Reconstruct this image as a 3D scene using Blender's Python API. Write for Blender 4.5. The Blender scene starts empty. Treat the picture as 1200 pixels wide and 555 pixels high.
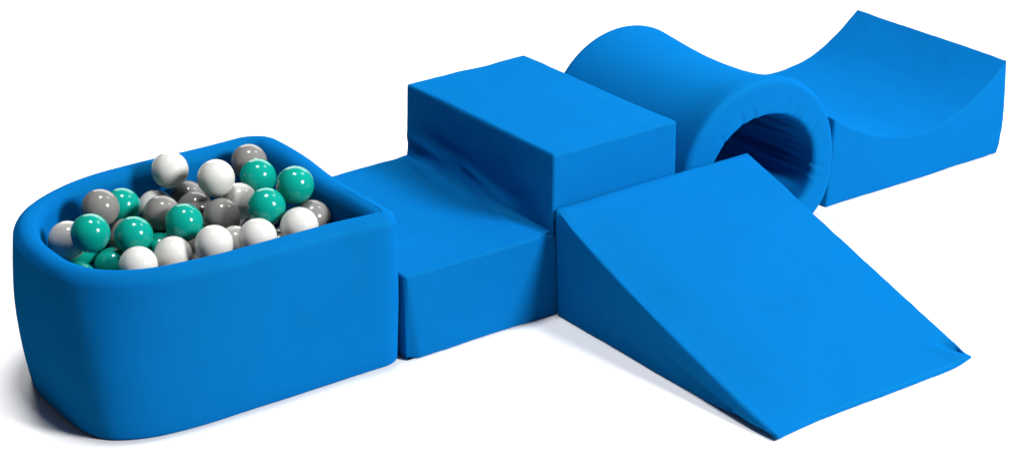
import bpy, bmesh, math, random
from mathutils import Vector, Matrix, noise

# ------------------------------------------------------------------ camera, world, lights, exposure
S = bpy.context.scene
COL = S.collection
cam_data = bpy.data.cameras.new('camera')
cam = bpy.data.objects.new('camera', cam_data); COL.objects.link(cam)
S.camera = cam
F, YAW, PIT, ROL = 2560.64, 0.5992, 0.4073, -0.0256
cam_data.sensor_width = 36.0
cam_data.lens = F / 1200 * 36
cam_data.clip_start = 0.05; cam_data.clip_end = 200
fw = Vector((math.sin(YAW)*math.cos(PIT), math.cos(YAW)*math.cos(PIT), -math.sin(PIT)))
rt = Vector((math.cos(YAW), -math.sin(YAW), 0)); up = rt.cross(fw)
r2 = rt*math.cos(ROL) + up*math.sin(ROL); u2 = -rt*math.sin(ROL) + up*math.cos(ROL)
M = Matrix((r2, u2, -fw)).transposed().to_4x4(); M.translation = Vector((-1.8682, -3.0885, 1.8010))
cam.matrix_world = M

S.view_settings.view_transform = 'Standard'
S.view_settings.look = 'None'
S.view_settings.exposure = 0.0
S.cycles.max_bounces = 8; S.cycles.diffuse_bounces = 5
try: S.cycles.use_denoising = True
except Exception: pass

world = bpy.data.worlds.new('World'); S.world = world; world.use_nodes = True
bg = world.node_tree.nodes['Background']
bg.inputs['Color'].default_value = (1, 1, 1, 1); bg.inputs['Strength'].default_value = 0.04

def area(name, pos, target, size, power, size_y=None):
    d = bpy.data.lights.new(name, 'AREA'); d.shape = 'DISK'; d.size = size; d.energy = power
    if size_y: d.shape = 'RECTANGLE'; d.size_y = size_y
    d.color = (1, 1, 1)
    o = bpy.data.objects.new(name, d); COL.objects.link(o)
    o.location = pos
    o.rotation_euler = (Vector(target) - Vector(pos)).to_track_quat('-Z', 'Y').to_euler()
    return o
C0 = Vector((0.35, 0.15, 0.2))
KEY = Vector((.40, -.79, .46)).normalized()
area('key_softbox', Vector((-.1, .2, .3)) + KEY*4.6, C0, 1.2, 370)
area('overhead_softbox', Vector((.1, 0.3, 4.6)), C0, 1.0, 190)
area('side_softbox', Vector((2.8, 0.1, 3.6)), C0, 1.0, 35)
area('added_rear_fill', Vector((4.0, 5.5, 3.0)), C0, 7.0, 330, 4.0)  # added unseen fill: its reflection whitens the floor and lifts the top faces
# ------------------------------------------------------------------ materials
def newmat(name):
    m = bpy.data.materials.new(name); m.use_nodes = True
    nt = m.node_tree; return m, nt, nt.nodes['Principled BSDF']
def fabric(name, col, lustre=(.001, .024, .006), bump=.25):
    m, nt, b = newmat(name); N = nt.nodes; L = nt.links
    tc = N.new('ShaderNodeTexCoord')
    n1 = N.new('ShaderNodeTexNoise'); n1.inputs['Scale'].default_value = 9; n1.inputs['Detail'].default_value = 4
    L.new(tc.outputs['Object'], n1.inputs['Vector'])
    mx = N.new('ShaderNodeMix'); mx.data_type = 'RGBA'
    mx.inputs['A'].default_value = (*[c*.93 for c in col], 1); mx.inputs['B'].default_value = (*[min(1, c*1.07) for c in col], 1)
    L.new(n1.outputs['Fac'], mx.inputs['Factor'])
    # stretch jersey: matte dyed yarn plus a broad cyan lustre from the synthetic fibre, no clear gloss
    N.remove(b)
    df = N.new('ShaderNodeBsdfDiffuse'); df.inputs['Roughness'].default_value = .6
    gl = N.new('ShaderNodeBsdfAnisotropic'); gl.inputs['Roughness'].default_value = .7
    gl.inputs['Color'].default_value = (*lustre, 1)
    ad = N.new('ShaderNodeAddShader')
    L.new(mx.outputs['Result'], df.inputs['Color'])
    L.new(df.outputs[0], ad.inputs[0]); L.new(gl.outputs[0], ad.inputs[1])
    L.new(ad.outputs[0], [x for x in N if x.type == 'OUTPUT_MATERIAL'][0].inputs['Surface'])
    # knit: two very fine crossed waves + fine fuzz + slow slack of the cloth
    n2 = N.new('ShaderNodeTexNoise'); n2.inputs['Scale'].default_value = 420; n2.inputs['Detail'].default_value = 2
    L.new(tc.outputs['Object'], n2.inputs['Vector'])
    n3 = N.new('ShaderNodeTexNoise'); n3.inputs['Scale'].default_value = 14; n3.inputs['Detail'].default_value = 3
    L.new(tc.outputs['Object'], n3.inputs['Vector'])
    b1 = N.new('ShaderNodeBump'); b1.inputs['Strength'].default_value = bump; b1.inputs['Distance'].default_value = .0006
    L.new(n2.outputs['Fac'], b1.inputs['Height'])
    b2 = N.new('ShaderNodeBump'); b2.inputs['Strength'].default_value = .5; b2.inputs['Distance'].default_value = .002
    L.new(n3.outputs['Fac'], b2.inputs['Height']); L.new(b1.outputs['Normal'], b2.inputs['Normal'])
    L.new(b2.outputs['Normal'], df.inputs['Normal']); L.new(b2.outputs['Normal'], gl.inputs['Normal'])
    return m
BLUE = fabric('blue_jersey_fabric', (.001, .094, .325))

def plastic(name, col, sss=0.0):
    m, nt, b = newmat(name); N = nt.nodes; L = nt.links
    b.inputs['Base Color'].default_value = (*col, 1)
    b.inputs['Roughness'].default_value = .13
    b.inputs['Specular IOR Level'].default_value = .28
    if sss:
        b.inputs['Subsurface Weight'].default_value = sss
        b.inputs['Subsurface Radius'].default_value = (.02, .018, .015)
        b.inputs['Subsurface Scale'].default_value = .5
    tc = N.new('ShaderNodeTexCoord'); n = N.new('ShaderNodeTexNoise'); n.inputs['Scale'].default_value = 30
    L.new(tc.outputs['Object'], n.inputs['Vector'])
    bp = N.new('ShaderNodeBump'); bp.inputs['Strength'].default_value = .03; bp.inputs['Distance'].default_value = .001
    L.new(n.outputs['Fac'], bp.inputs['Height']); L.new(bp.outputs['Normal'], b.inputs['Normal'])
    return m
WHITE = plastic('white_plastic', (.48, .475, .455), .1)
TEAL = plastic('teal_plastic', (.002, .23, .18))
GRAY = plastic('grey_plastic', (.16, .155, .15))

mf, nt, b = newmat('white_studio_paper')
N = nt.nodes; L = nt.links
b.inputs['Roughness'].default_value = .42; b.inputs['Specular IOR Level'].default_value = .9
tc = N.new('ShaderNodeTexCoord'); n = N.new('ShaderNodeTexNoise'); n.inputs['Scale'].default_value = 3
L.new(tc.outputs['Object'], n.inputs['Vector'])
mx = N.new('ShaderNodeMix'); mx.data_type = 'RGBA'
mx.inputs['A'].default_value = (.80, .80, .80, 1); mx.inputs['B'].default_value = (.82, .82, .82, 1)
L.new(n.outputs['Fac'], mx.inputs['Factor']); L.new(mx.outputs['Result'], b.inputs['Base Color'])

# ------------------------------------------------------------------ setting
def link(name, bm, mat, parent=None):
    me = bpy.data.meshes.new(name)
    bmesh.ops.recalc_face_normals(bm, faces=bm.faces)
    for f in bm.faces: f.smooth = True
    bm.to_mesh(me); bm.free(); me.materials.append(mat)
    o = bpy.data.objects.new(name, me); COL.objects.link(o)
    if parent: o.parent = parent
    return o
def tag(o, label=None, cat=None, group=None, kind=None):
    if label: o['label'] = label
    if cat: o['category'] = cat
    if group: o['group'] = group
    if kind: o['kind'] = kind
    return o
bm = bmesh.new()
vs = [bm.verts.new(p) for p in ((-40, -40, 0), (40, -40, 0), (40, 40, 0), (-40, 40, 0))]; bm.faces.new(vs)
tag(link('floor', bm, mf), 'seamless white studio floor under all the blue foam pieces', 'floor', kind='structure')

# ------------------------------------------------------------------ soft foam builder
def smooth01(t):
    t = max(0., min(1., t)); return t*t*(3-2*t)
def prism(poly, axis, a0, a1, rad, step=.008, sharp=20, segs=4):
    """poly: 2-D outline; axis 'y' -> (x,z) outline run along y; axis 'x' -> (y,z) outline run along x."""
    bm = bmesh.new()
    P = (lambda p, a: (p[0], a, p[1])) if axis == 'y' else (lambda p, a: (a, p[0], p[1]))
    A = [bm.verts.new(P(p, a0)) for p in poly]; B = [bm.verts.new(P(p, a1)) for p in poly]
    n = len(poly)
    bm.faces.new(A); bm.faces.new(B[::-1])
    for i in range(n): bm.faces.new((A[i], A[(i+1) % n], B[(i+1) % n], B[i]))
    bmesh.ops.recalc_face_normals(bm, faces=bm.faces)
    bm.normal_update()
    es = [e for e in bm.edges if len(e.link_faces) == 2 and e.calc_face_angle(0) > math.radians(sharp)]
    bmesh.ops.bevel(bm, geom=es, offset=rad, offset_type='OFFSET', segments=segs, profile=.5, affect='EDGES', clamp_overlap=True)
    lo = [min(v.co[k] for v in bm.verts) for k in range(3)]; hi = [max(v.co[k] for v in bm.verts) for k in range(3)]
    for k in range(3):
        m = max(2, int((hi[k]-lo[k])/step)); no = Vector((0, 0, 0)); no[k] = 1
        for i in range(1, m):
            co = Vector((0, 0, 0)); co[k] = lo[k] + (hi[k]-lo[k])*i/m + .00013
            bmesh.ops.bisect_plane(bm, geom=bm.verts[:]+bm.edges[:]+bm.faces[:], dist=1e-6, plane_co=co, plane_no=no)
    bmesh.ops.remove_doubles(bm, verts=bm.verts, dist=.0004)
    bm.normal_update()
    return bm
def segdist(p, a, b):
    ab = b-a; t = max(0., min(1., (p-a).dot(ab)/ab.length_squared))
    return (p-(a+ab*t)).length, t
def soften(bm, amp=.0022, scale=5., creases=(), seed=0., fn=None):
    off = Vector((seed*3.1, seed*1.7, seed*.9)); mv = []
    bm.normal_update()
    for v in bm.verts:
        p = v.co; n = v.normal
        d = amp*noise.noise(p*scale+off) + amp*.35*noise.noise(p*scale*3.2+off) + .0005*noise.noise(p*38+off)
        for a, b_, w, dep in creases:
            ds, t = segdist(p, a, b_)
            if ds < w*3: d += dep*math.exp(-(ds/w)**2)*math.sin(math.pi*min(1, .15+t*.85))
        q = p + n*d
        if fn: q = fn(p, n, q)
        if q.z < .0008: q.z = .0008
        mv.append((v, q))
    for v, q in mv: v.co = q
V = Vector

# ------------------------------------------------------------------ two-tier step block
X1, X2, YB, H1, H2 = .3355, .6340, .514, .171, .327
X0 = .004
FR = .042                                      # cloth bridges the inner corner
fc = (X1-FR, H1+FR)
poly = [(X0, 0), (X0, H1)] + [(fc[0]+FR*math.sin(math.pi/2*i/10), fc[1]-FR*math.cos(math.pi/2*i/10)) for i in range(11)]
poly += [(X1+.004, H2), (X2, H2), (X2-.004, 0)]
bm = prism(poly, 'y', 0.0, YB, .006, step=.0068, sharp=30)
cr = []
for (xa, ya, za, xb, yb, zb, w, dp) in [
    (.330, .505, .215, .325, .300, .200, .010, .006),
    (.325, .500, .195, .305, .260, .180, .009, -.006),
    (.318, .495, .184, .280, .200, .172, .011, .007),
    (.305, .480, .175, .268, .300, .171, .009, -.004),
    (.334, .300, .215, .318, .110, .180, .010, .005),
    (.320, .300, .185, .290, .100, .172, .009, -.005),
    (.310, .200, .176, .285, .050, .171, .010, .004),
    (.336, .440, .240, .336, .250, .225, .012, -.003)]:
    cr.append((V((xa, ya, za)), V((xb, yb, zb)), w, dp))
def step_fn(p, n, q):
    # inner corner: tight at the front end, loose further back
    if abs(p.x-(X1-FR/2)) < FR*.62 and abs(p.z-(H1+FR/2)) < FR*.62 and n.y > -.5:
        k = .9*(1-smooth01((p.y-.01)/.22)) + .75*smooth01((p.y-.40)/.11)
        d = V((p.x-fc[0], 0, p.z-fc[1])); L_ = d.length
        if d.x > 0 and d.z < 0 and L_ > FR*.9:
            f = FR/max(abs(d.x)/L_, abs(d.z)/L_)/FR
            nd = d*(1+(f-1)*k)
            q = q + (nd-d)
    elif n.y <= -.5:
        d = V((p.x-fc[0], 0, p.z-fc[1])); L_ = d.length
        if d.x > 0 and d.z < 0 and L_ > FR*.9 and p.x < X1+.001 and p.z > H1-.001:
            f = 1/max(abs(d.x)/L_, abs(d.z)/L_); q = q + d*(f-1)*.9
    if n.y < -.3:
        d = math.hypot(p.x-X1, p.z-H1)
        q = q + V((0, .006*math.exp(-(d/.03)**2), 0))
        # slack dart down the front left edge
        w = .010+.020*(1-p.z/H1)
        if p.z < H1 and p.x < w+.004: q.y += .013*smooth01((w-p.x)/w*1.3)*(1-.75*p.z/H1)
    if n.z > .7 and p.z > .3:
        q.z += .004*math.sin(math.pi*(p.x-X1)/(X2-X1))*math.sin(math.pi*p.y/YB)
    if n.z > .7 and p.z < H1+.004 and p.x < X1-FR:      # tread sags a little
        q.z -= .004*math.sin(math.pi*p.y/YB)*math.sin(math.pi*(p.x-X0)/(X1-FR-X0))
    return q
cr += [(V((X1+.004, .004, H2-.008)), V((X2, .004, H2-.008)), .0035, -.0016), (V((X0, .004, H1-.008)), V((X1-.02, .004, H1-.008)), .0035, -.0016),
       (V((X1+.02, .0, H2-.004)), V((X1+.05, .0, H2-.03)), .006, -.0018), (V((X2-.04, .0, H2-.004)), V((X2-.06, .0, H2-.035)), .007, -.0020),
       (V((X2-.10, .02, H2)), V((X2-.02, .0, H2)), .008, .0020)]
soften(bm, .0028, 6, cr, 1, step_fn)
tag(link('step_block', bm, BLUE), 'two tier blue foam step block between the ball pit and the tunnel', 'foam step')

# ------------------------------------------------------------------ wedge ramp
XW0, XW1, HW, YL = X1+.001, .812, .222, -.632
poly = [(-.003, 0), (-.003, HW), (YL, .012), (YL, 0)]
bm = prism(poly, 'x', XW0, XW1, .005, step=.0068)
cr = [(V((XW1+.004, YL+.000, .014)), V((XW1-.030, YL+.062, .036)), .0075, -.017),
      (V((XW1-.022, YL+.002, .014)), V((XW1-.060, YL+.062, .036)), .011, .005),
      (V((XW0, -.004, HW)), V((XW0+.004, -.055, HW-.03)), .006, -.004),
      (V((XW0+.012, -.004, HW)), V((XW0+.035, -.05, HW-.015)), .006, .0025),
      (V((XW0+.001, YL+.03, .012)), V((XW0+.001, YL+.26, .07)), .012, .005),
      (V((XW0+.001, YL+.10, .02)), V((XW0+.001, YL+.35, .06)), .008, -.003)]
def wedge_fn(p, n, q):
    t = (p.y-YL)/(0-YL)                       # 0 at toe, 1 at heel
    s = (p.x-XW0)/(XW1-XW0)
    # slope crowns, and bows out to the left near the heel
    q.z += .006*math.sin(math.pi*t)*math.sin(math.pi*max(0, min(1, s)))*(p.z/max(.01, .01+HW*t))
    q.z -= .014*math.sin(math.pi*max(0, 1-t)**.8)*(1-smooth01(s*4))*(p.z/(.012+HW*t))
    # toe: left corner pulled outward, underside lifts along the left edge
    lift = .012*math.exp(-((t-.10)/.10)**2)*(1-smooth01(s*5))
    if p.z < .010: q.z += lift
    # right toe corner curls up
    c = math.exp(-(((p.x-XW1)/.030)**2+((p.y-YL)/.030)**2))
    q.z += .010*c; q.x += .001*c; q.y -= .002*c
    c = math.exp(-(((p.x-XW0)/.05)**2+((p.y-YL)/.05)**2)); q.y -= .012*c
    # toe edge bows inward
    q.y += .003*math.sin(math.pi*max(0, min(1, s)))*(1-smooth01(t*8))
    # right side bows inwards slightly
    return q
for k_ in range(9):                            # stitched edge along the slope's left side, slightly puckered
    ya = YL+.05+.062*k_; za = HW*(ya-YL)/(-YL)+.010
    cr.append((V((XW0+.004, ya, za)), V((XW0+.030+.006*(k_ % 3), ya+.012, za+.004)), .006, (-.0014, .001, -.0018)[k_ % 3]))
soften(bm, .0026, 6, cr, 2, wedge_fn)
tag(link('ramp_wedge', bm, BLUE), 'sloping blue foam wedge ramp lying in front of the step block', 'foam ramp')

# ------------------------------------------------------------------ concave rocker / valley piece
XV0, XV1, YVF, YVB, HV = 1.097, 1.633, .073, .557, .218
poly = [(XV0+.004, 0)]
nseg = 48; xm, xl, zl, zm = 1.380, XV0+.022, .197, .107
for i in range(nseg+1):
    x = xl+(XV1-xl)*i/nseg
    if x < xm: z = zm+(zl-zm)*((xm-x)/(xm-xl))**2
    else: z = zm+(HV-zm)*((x-xm)/(XV1-xm))**2
    poly.append((x, z))
poly.append((XV1-.003, 0))
bm = prism(poly, 'y', YVF, YVB, .004, step=.0080, sharp=25, segs=3)
cr = [(V((XV0, YVF+.02, .20)), V((XV0, YVF+.06, .03)), .012, -.004),
      (V((XV1-.03, YVF, .012)), V((XV1, YVF, .05)), .012, -.004)]
def val_fn(p, n, q):
    # rounded lower right corner of the cover
    c = math.exp(-(((p.x-XV1)/.022)**2+((p.z)/.020)**2)); q.x -= .012*c
    if n.z > .3: q.z += .008*smooth01((p.y-YVF)/(YVB-YVF))*math.exp(-((p.x-xm)/.15)**2)
    return q
soften(bm, .0030, 6, cr, 3, val_fn)
tag(link('curved_foam_block', bm, BLUE), 'blue foam block with a scooped concave top at the far right', 'foam block')

# ------------------------------------------------------------------ tunnel
TX, TY0, TY1 = .853, .000, .47
def tun_out(a):
    c, s = math.cos(a), math.sin(a)
    rz = .195 if s >= 0 else .160
    k = 2.0 if s >= 0 else 2.7
    r = (abs(c)**k + abs(s)**k)**(-1/k)
    return TX+.197*c*r, .161+rz*s*r
def tun_in(a):
    c, s = math.cos(a), math.sin(a)
    rz = .122 if s >= 0 else .108
    k = 2.0 if s >= 0 else 2.4
    r = (abs(c)**k + abs(s)**k)**(-1/k)
    return TX+.006+.138*c*r, .161+rz*s*r
NA = 220
bm = bmesh.new(); rings = []
ER = .012
def tunnel_loop(a):
    ox, oz = tun_out(a); ix, iz = tun_in(a)
    pts = []
    L_ = TY1-TY0; NL = 46; NF = 10
    d = V((ox-ix, 0, oz-iz)).normalized()
    O = V((ox, 0, oz)); I = V((ix, 0, iz))
    for i in range(NL+1):                      # outer skin, front to back
        y = TY0+ER+(L_-2*ER)*i/NL; pts.append((O+V((0, y, 0)), 'o', i/NL))
    for k in range(1, 5):
        t = math.pi/2*k/5; pts.append((O-d*ER*(1-math.cos(t))+V((0, TY1-ER+ER*math.sin(t), 0)), 'b', 0))
    for k in range(NF+1): pts.append((O.lerp(I, k/NF) - d*ER*(1-2*k/NF) + V((0, TY1, 0)), 'b', 0))
    for k in range(1, 5):
        t = math.pi/2*k/5; pts.append((I+d*ER*(1-math.sin(t))+V((0, TY1-ER+ER*math.cos(t), 0)), 'b', 0))
    for i in range(NL+1):
        y = TY1-ER-(L_-2*ER)*i/NL; pts.append((I+V((0, y, 0)), 'i', 1-i/NL))
    for k in range(1, 5):
        t = math.pi/2*k/5; pts.append((I+d*ER*(1-math.cos(t))+V((0, TY0+ER-ER*math.sin(t), 0)), 'f', 1))
    for k in range(NF+1): pts.append((I.lerp(O, k/NF) + d*ER*(1-2*k/NF) + V((0, TY0, 0)), 'f', 1-k/NF))
    for k in range(1, 5):
        t = math.pi/2*k/5; pts.append((O-d*ER*(1-math.sin(t))+V((0, TY0+ER-ER*math.cos(t), 0)), 'f', 0))
    out = []
    for p, kd, t in pts:
        q = p.copy()
        if kd == 'i':                          # long slack folds inside
            env = smooth01(t*5)*smooth01((1-t)*4+.25)
            f = noise.noise(V((a*3.6, t*1.1, 4.2)))*.5 + noise.noise(V((a*9., t*1.7, 1.2)))*.5
            f += .5*math.exp(-((a-.85+.25*t)/.05)**2) - .4*math.exp(-((a-.72+.30*t)/.05)**2)
            f += .4*math.exp(-((a+.35-.12*t)/.05)**2) + .35*math.exp(-((a-.25+.15*t)/.05)**2)
            q -= d*.017*f*env
            q.x -= 0
        if kd == 'f':                          # gathers where the seam pulls the end panel into the hole
            g = noise.noise(V((a*11., 2.7, .4)))
            q.y += .0022*g*max(0, t)
            for ga in (1.75, 1.95, 2.35, -.35, -.15, .5):
                q.y += .005*math.exp(-((a-ga)/.022)**2)*smooth01(t*1.6-.5)
        q.y += .0 if kd in 'oi' else 0
        n_ = noise.noise(q*5+V((9, 3, 1)))*.003
        if kd == 'o':
            s_ = max(0, math.sin(a))
            q += d*(n_ - (.005+.013*s_)*math.sin(math.pi*t) + .005*s_*math.exp(-(t/.12)**2))
        if kd == 'f': q += d*.005*max(0, math.sin(a))*max(0, 1-t*1.3)
        if q.z < .0008: q.z = .0008
        out.append(q)
    return out
for j in range(NA):
    a = 2*math.pi*j/NA
    if a > math.pi: a -= 2*math.pi
    rings.append([bm.verts.new(q) for q in tunnel_loop(a)])
m = len(rings[0])
for j in range(NA):
    A, B = rings[j], rings[(j+1) % NA]
    for i in range(m): bm.faces.new((A[i], A[(i+1) % m], B[(i+1) % m], B[i]))
tag(link('tunnel', bm, BLUE), 'hollow blue foam tunnel between the step block and the scooped block', 'foam tunnel')

# ------------------------------------------------------------------ ball pit
HP = .30; PZF = .13
pit = bpy.data.objects.new('ball_pit', None); COL.objects.link(pit); pit.location = (-.3, .265, 0)
tag(pit, 'blue foam ball pit, round at its left end, filled with plastic balls', 'ball pit')
def outline(ofs, n=260, kf=4.0):
    """closed outline, counter-clockwise, shrunk by ofs"""
    xr, yf, yb, xm_ = .001-ofs, .006+ofs, .532-ofs, -.300
    a = .315-ofs; ym = .235; pts = []
    cr_f, cr_b = max(.012, .040-ofs*.5), max(.02, .062-ofs*.6)
    def arc(cx, cy, r, t0, t1, k):
        for i in range(k+1):
            t = t0+(t1-t0)*i/k; pts.append((cx+r*math.cos(t), cy+r*math.sin(t)))
    arc(xr-cr_f, yf+cr_f, cr_f, -math.pi/2, 0, 14)
    arc(xr-cr_b, yb-cr_b, cr_b, 0, math.pi/2, 14)
    for i in range(121):
        t = math.pi/2+math.pi*i/120; c, s = math.cos(t), math.sin(t)
        k = 2.35 if s > 0 else kf
        if s > 0: b_ = yb-ym
        else: b_ = ym-yf
        r = (abs(c)**k+abs(s)**k)**(-1/k)
        pts.append((xm_+a*c*r, ym+b_*s*r))
    P = [V((x, y, 0)) for x, y in pts]
    # resample evenly
    L_ = [0]
    for i in range(len(P)): L_.append(L_[-1]+(P[(i+1) % len(P)]-P[i]).length)
    out = []; j = 0
    for k in range(n):
        s = L_[-1]*k/n
        while L_[j+1] < s: j += 1
        t = (s-L_[j])/max(1e-9, L_[j+1]-L_[j]); out.append(P[j].lerp(P[(j+1) % len(P)], t))
    return out
T = .046; RR = .021
NPT = 300
levels = []                                     # (inset, z, lean factor)
for i in range(6): t = math.pi/2*i/5; levels.append((.008*(1-math.sin(t)), .008*(1-math.cos(t))))
for i in range(1, 30): levels.append((0, .008+(HP-RR-.008)*i/29))
for i in range(1, 9): t = math.pi/2*i/8; levels.append((RR*(1-math.cos(t)), HP-RR+RR*math.sin(t)))
levels.append((T/2, HP+.0006))
for i in range(0, 8): t = math.pi/2*(1-i/8); levels.append((T-RR*(1-math.cos(t)), HP-RR+RR*math.sin(t)))
for i in range(0, 18): levels.append((T, HP-RR-(HP-RR-PZF+.01)*i/17))
cache = {}
def ol(ofs):
    k = round(ofs, 5)
    if k not in cache: cache[k] = outline(ofs, NPT)
    return cache[k]
# direction-matched inset: move each outer point along the in-normal, except the inner wall which follows its own outline
base = ol(0)
top_ = outline(0, NPT, 2.7)
nrm = []
for i in range(NPT):
    tg = (base[(i+2) % NPT]-base[i-2]).normalized(); nrm.append(V((-tg.y, tg.x, 0)))
bm = bmesh.new(); rings = []
for li, (ofs, z) in enumerate(levels):
    ring = []
    for i in range(NPT):
        p = base[i].lerp(top_[i], smooth01(z/HP))+nrm[i]*ofs
        # the cloth bulges outward halfway up and the top leans in over the left end
        inner = li > 43
        u = z/HP
        q = V((p.x, p.y, z))
        ww = 1-ofs/T*.6
        q -= nrm[i]*(.006*math.sin(math.pi*u))*(1 if not inner else -.3)
        left = smooth01((-p.x-.25)/.30)
        q.x += left*(.014*(1-u)**2+.014*u*u)
        q += nrm[i]*(.0022*noise.noise(V((p.x*6, p.y*6, z*6+3)))+.001*noise.noise(V((p.x*18, p.y*18, z*14))))
        # front right corner droops and swings out a little
        c = math.exp(-(((p.x+.02)/.08)**2+((p.y-.0)/.10)**2))*u*u
        q.x += .002*c; q.y -= .018*c*(1-.3*ofs/T)
        # back right leans over the step
        c = math.exp(-(((p.x-.0)/.10)**2+((p.y-.42)/.16)**2))*max(0, (u-.6)/.4)
        q.x += .020*c
        q.z += .0022*noise.noise(V((p.x*7+5, p.y*7, 0)))*u
        if inner: q += nrm[i]*.004*noise.noise(V((p.x*9, p.y*9+7, z*5)))
        if q.z < .0008: q.z = .0008
        ring.append(bm.verts.new(V((q.x+.3, q.y-.265, q.z))))
    rings.append(ring)
for A, B in zip(rings, rings[1:]):
    for i in range(NPT): bm.faces.new((A[i], A[(i+1) % NPT], B[(i+1) % NPT], B[i]))
link('padded_wall', bm, BLUE, pit)
bm = bmesh.new()
pp = [bm.verts.new(V((p.x+.3, p.y-.265, PZF))) for p in [base[i]+nrm[i]*(T-.006) for i in range(0, NPT, 3)]]
pl = [bm.verts.new(V((v.co.x, v.co.y, .004))) for v in pp]
k = len(pp)
bm.faces.new(pp); bm.faces.new(pl[::-1])
for i in range(k): bm.faces.new((pl[i], pl[(i+1) % k], pp[(i+1) % k], pp[i]))
o = link('floor_pad', bm, BLUE, pit)
for f in o.data.polygons: f.use_smooth = False

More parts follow.
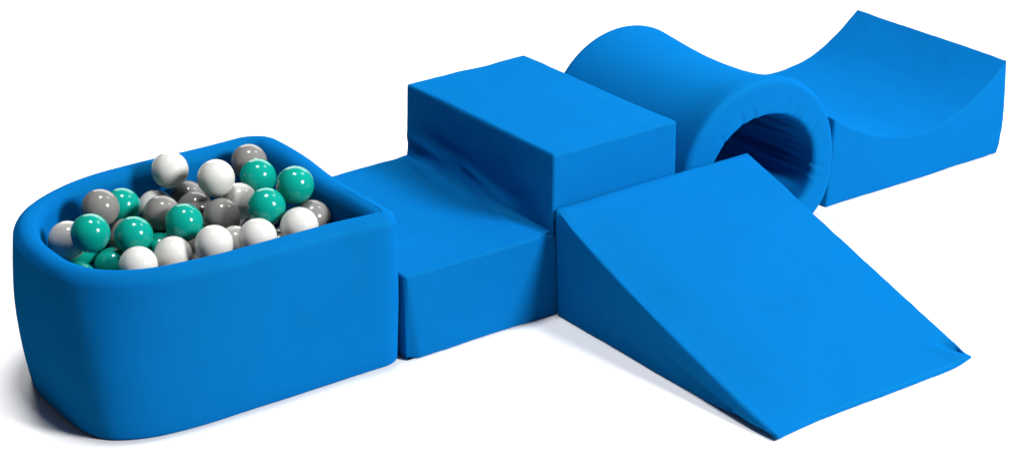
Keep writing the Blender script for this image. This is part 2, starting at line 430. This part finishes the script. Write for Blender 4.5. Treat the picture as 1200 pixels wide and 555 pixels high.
# ------------------------------------------------------------------ balls
RB = .035
def ball_mesh(mat, nm):
    bm = bmesh.new()
    bmesh.ops.create_uvsphere(bm, u_segments=64, v_segments=40, radius=RB)
    for v in bm.verts:                          # fine mould seam round the middle
        if abs(v.co.z) < .0012:
            v.co *= 1.004
    me = bpy.data.meshes.new(nm)
    for f in bm.faces: f.smooth = True
    bm.to_mesh(me); bm.free(); me.materials.append(mat); return me
MESH = {'w': ball_mesh(WHITE, 'white_ball'), 't': ball_mesh(TEAL, 'teal_ball'), 'g': ball_mesh(GRAY, 'grey_ball')}
BURIED = {'w': 'white ball buried in the lower layer, seen at most through gaps between upper balls',
          't': 'teal ball buried in the lower layer, seen at most through gaps between upper balls',
          'g': 'grey ball buried in the lower layer, seen at most through gaps between upper balls'}
BALLS = [
 ('w', -0.2357, 0.4372, 0.3024, 'white ball perched highest against the back wall of the pit'),
 ('w', -0.1927, 0.3328, 0.3084, 'white ball right of the highest white ball, with a full round outline'),
 ('g', -0.0737, 0.4278, 0.282, 'grey ball in the far back corner of the pit, farthest from the viewer'),
 ('t', -0.0921, 0.36, 0.277, 'teal ball just in front of the grey ball in the back corner'),
 ('t', -0.096, 0.2071, 0.3105, 'rightmost teal ball, high up beside the right wall of the pit'),
 ('w', -0.1506, 0.3296, 0.252, 'white ball half hidden beneath the round white ball and left of three teal balls'),
 ('t', -0.1618, 0.1993, 0.2867, 'teal ball between the front rim and the rightmost teal ball'),
 ('g', -0.0781, 0.1831, 0.2468, 'small visible grey cap under the rightmost teal ball by the rim'),
 ('w', -0.1302, 0.1377, 0.2606, 'rightmost white ball, peeking over the front rim'),
 ('w', -0.2061, 0.1563, 0.2526, 'white ball at the front rim just below a teal ball, second from the right'),
 ('g', -0.2087, 0.2898, 0.2491, 'grey ball in the middle of the pit, right of the central teal ball'),
 ('g', -0.3023, 0.345, 0.2602, 'grey ball just behind and left of the central teal ball'),
 ('g', -0.2174, 0.3811, 0.235, 'partly hidden grey ball between two larger looking grey balls mid pit'),
 ('g', -0.199, 0.449, 0.2309, 'dark grey ball in shade right under the highest white ball'),
 ('w', -0.2692, 0.4429, 0.2315, 'white ball showing only its top left behind a grey ball'),
 ('t', -0.2924, 0.2753, 0.2645, 'central teal ball surrounded by two grey and two white balls'),
 ('w', -0.2775, 0.1897, 0.2469, 'white ball at the front rim, in front of the central teal and grey balls'),
 ('w', -0.3369, 0.2382, 0.2244, 'low white ball between two other white balls along the front rim'),
 ('w', -0.4073, 0.2351, 0.2246, 'white ball lowest in the picture, half sunk behind the front rim'),
 ('t', -0.3827, 0.2979, 0.2551, 'teal ball just behind the lowest white ball at the front rim'),
 ('t', -0.4788, 0.2654, 0.296, 'leftmost teal ball, large and nearest the round end of the pit'),
 ('g', -0.4002, 0.3957, 0.2812, 'leftmost grey ball, resting behind the leftmost teal ball'),
 ('t', -0.3429, 0.4298, 0.2582, 'teal ball tucked behind the leftmost grey ball'),
 ('w', -0.4974, 0.3267, 0.2665, 'leftmost white ball, squeezed against the round end of the pit'),
 ('t', -0.2953, 0.3844, 0.2021, 'deep teal ball showing as a sliver between a teal, a grey and a white ball'),
 ('t', -0.4621, 0.3676, 0.2224, 'deep teal ball showing as a sliver below the leftmost white ball'),
 ('w', -0.0901, 0.4286, 0.165, 'deep white ball showing as a sliver below the half hidden white ball'),
 ('t', -0.4205, 0.3162, 0.1979, 'deep teal ball in shade behind the front rim near the round end'),
 ('g', -0.37, 0.365, 0.225, BURIED['g']),
 ('w', -0.22, 0.22, 0.22, BURIED['w']),
 ('w', -0.155, 0.18, 0.21, BURIED['w']),
 ('w', -0.075, 0.375, 0.21, BURIED['w']),
 ('g', -0.41, 0.42, 0.205, BURIED['g']),
 ('t', -0.33, 0.31, 0.205, BURIED['t']),
 ('g', -0.26, 0.32, 0.205, BURIED['g']),
 ('t', -0.5, 0.295, 0.2, BURIED['t']),
 ('g', -0.37, 0.18, 0.2, BURIED['g']),
 ('g', -0.095, 0.23, 0.195, BURIED['g']),
 ('g', -0.285, 0.145, 0.19, BURIED['g']),
 ('w', -0.19, 0.325, 0.19, BURIED['w']),
 ('g', -0.28, 0.255, 0.185, BURIED['g']),
 ('t', -0.46, 0.21, 0.18, BURIED['t']),
 ('g', -0.345, 0.43, 0.18, BURIED['g']),
 ('g', -0.12, 0.325, 0.18, BURIED['g']),
 ('g', -0.235, 0.415, 0.175, BURIED['g']),
 ('t', -0.185, 0.255, 0.17, BURIED['t']),
 ('g', -0.165, 0.42, 0.17, BURIED['g']),
]
rnd = random.Random(5)
for k, x, y, z, lab in BALLS:
    nm = 'ball'
    o = bpy.data.objects.new(nm, MESH[k]); COL.objects.link(o)
    o.location = (x, y, z); o.rotation_euler = (rnd.uniform(0, 6), rnd.uniform(0, 6), rnd.uniform(0, 6))
    tag(o, lab, 'ball', 'plastic balls in the ball pit')
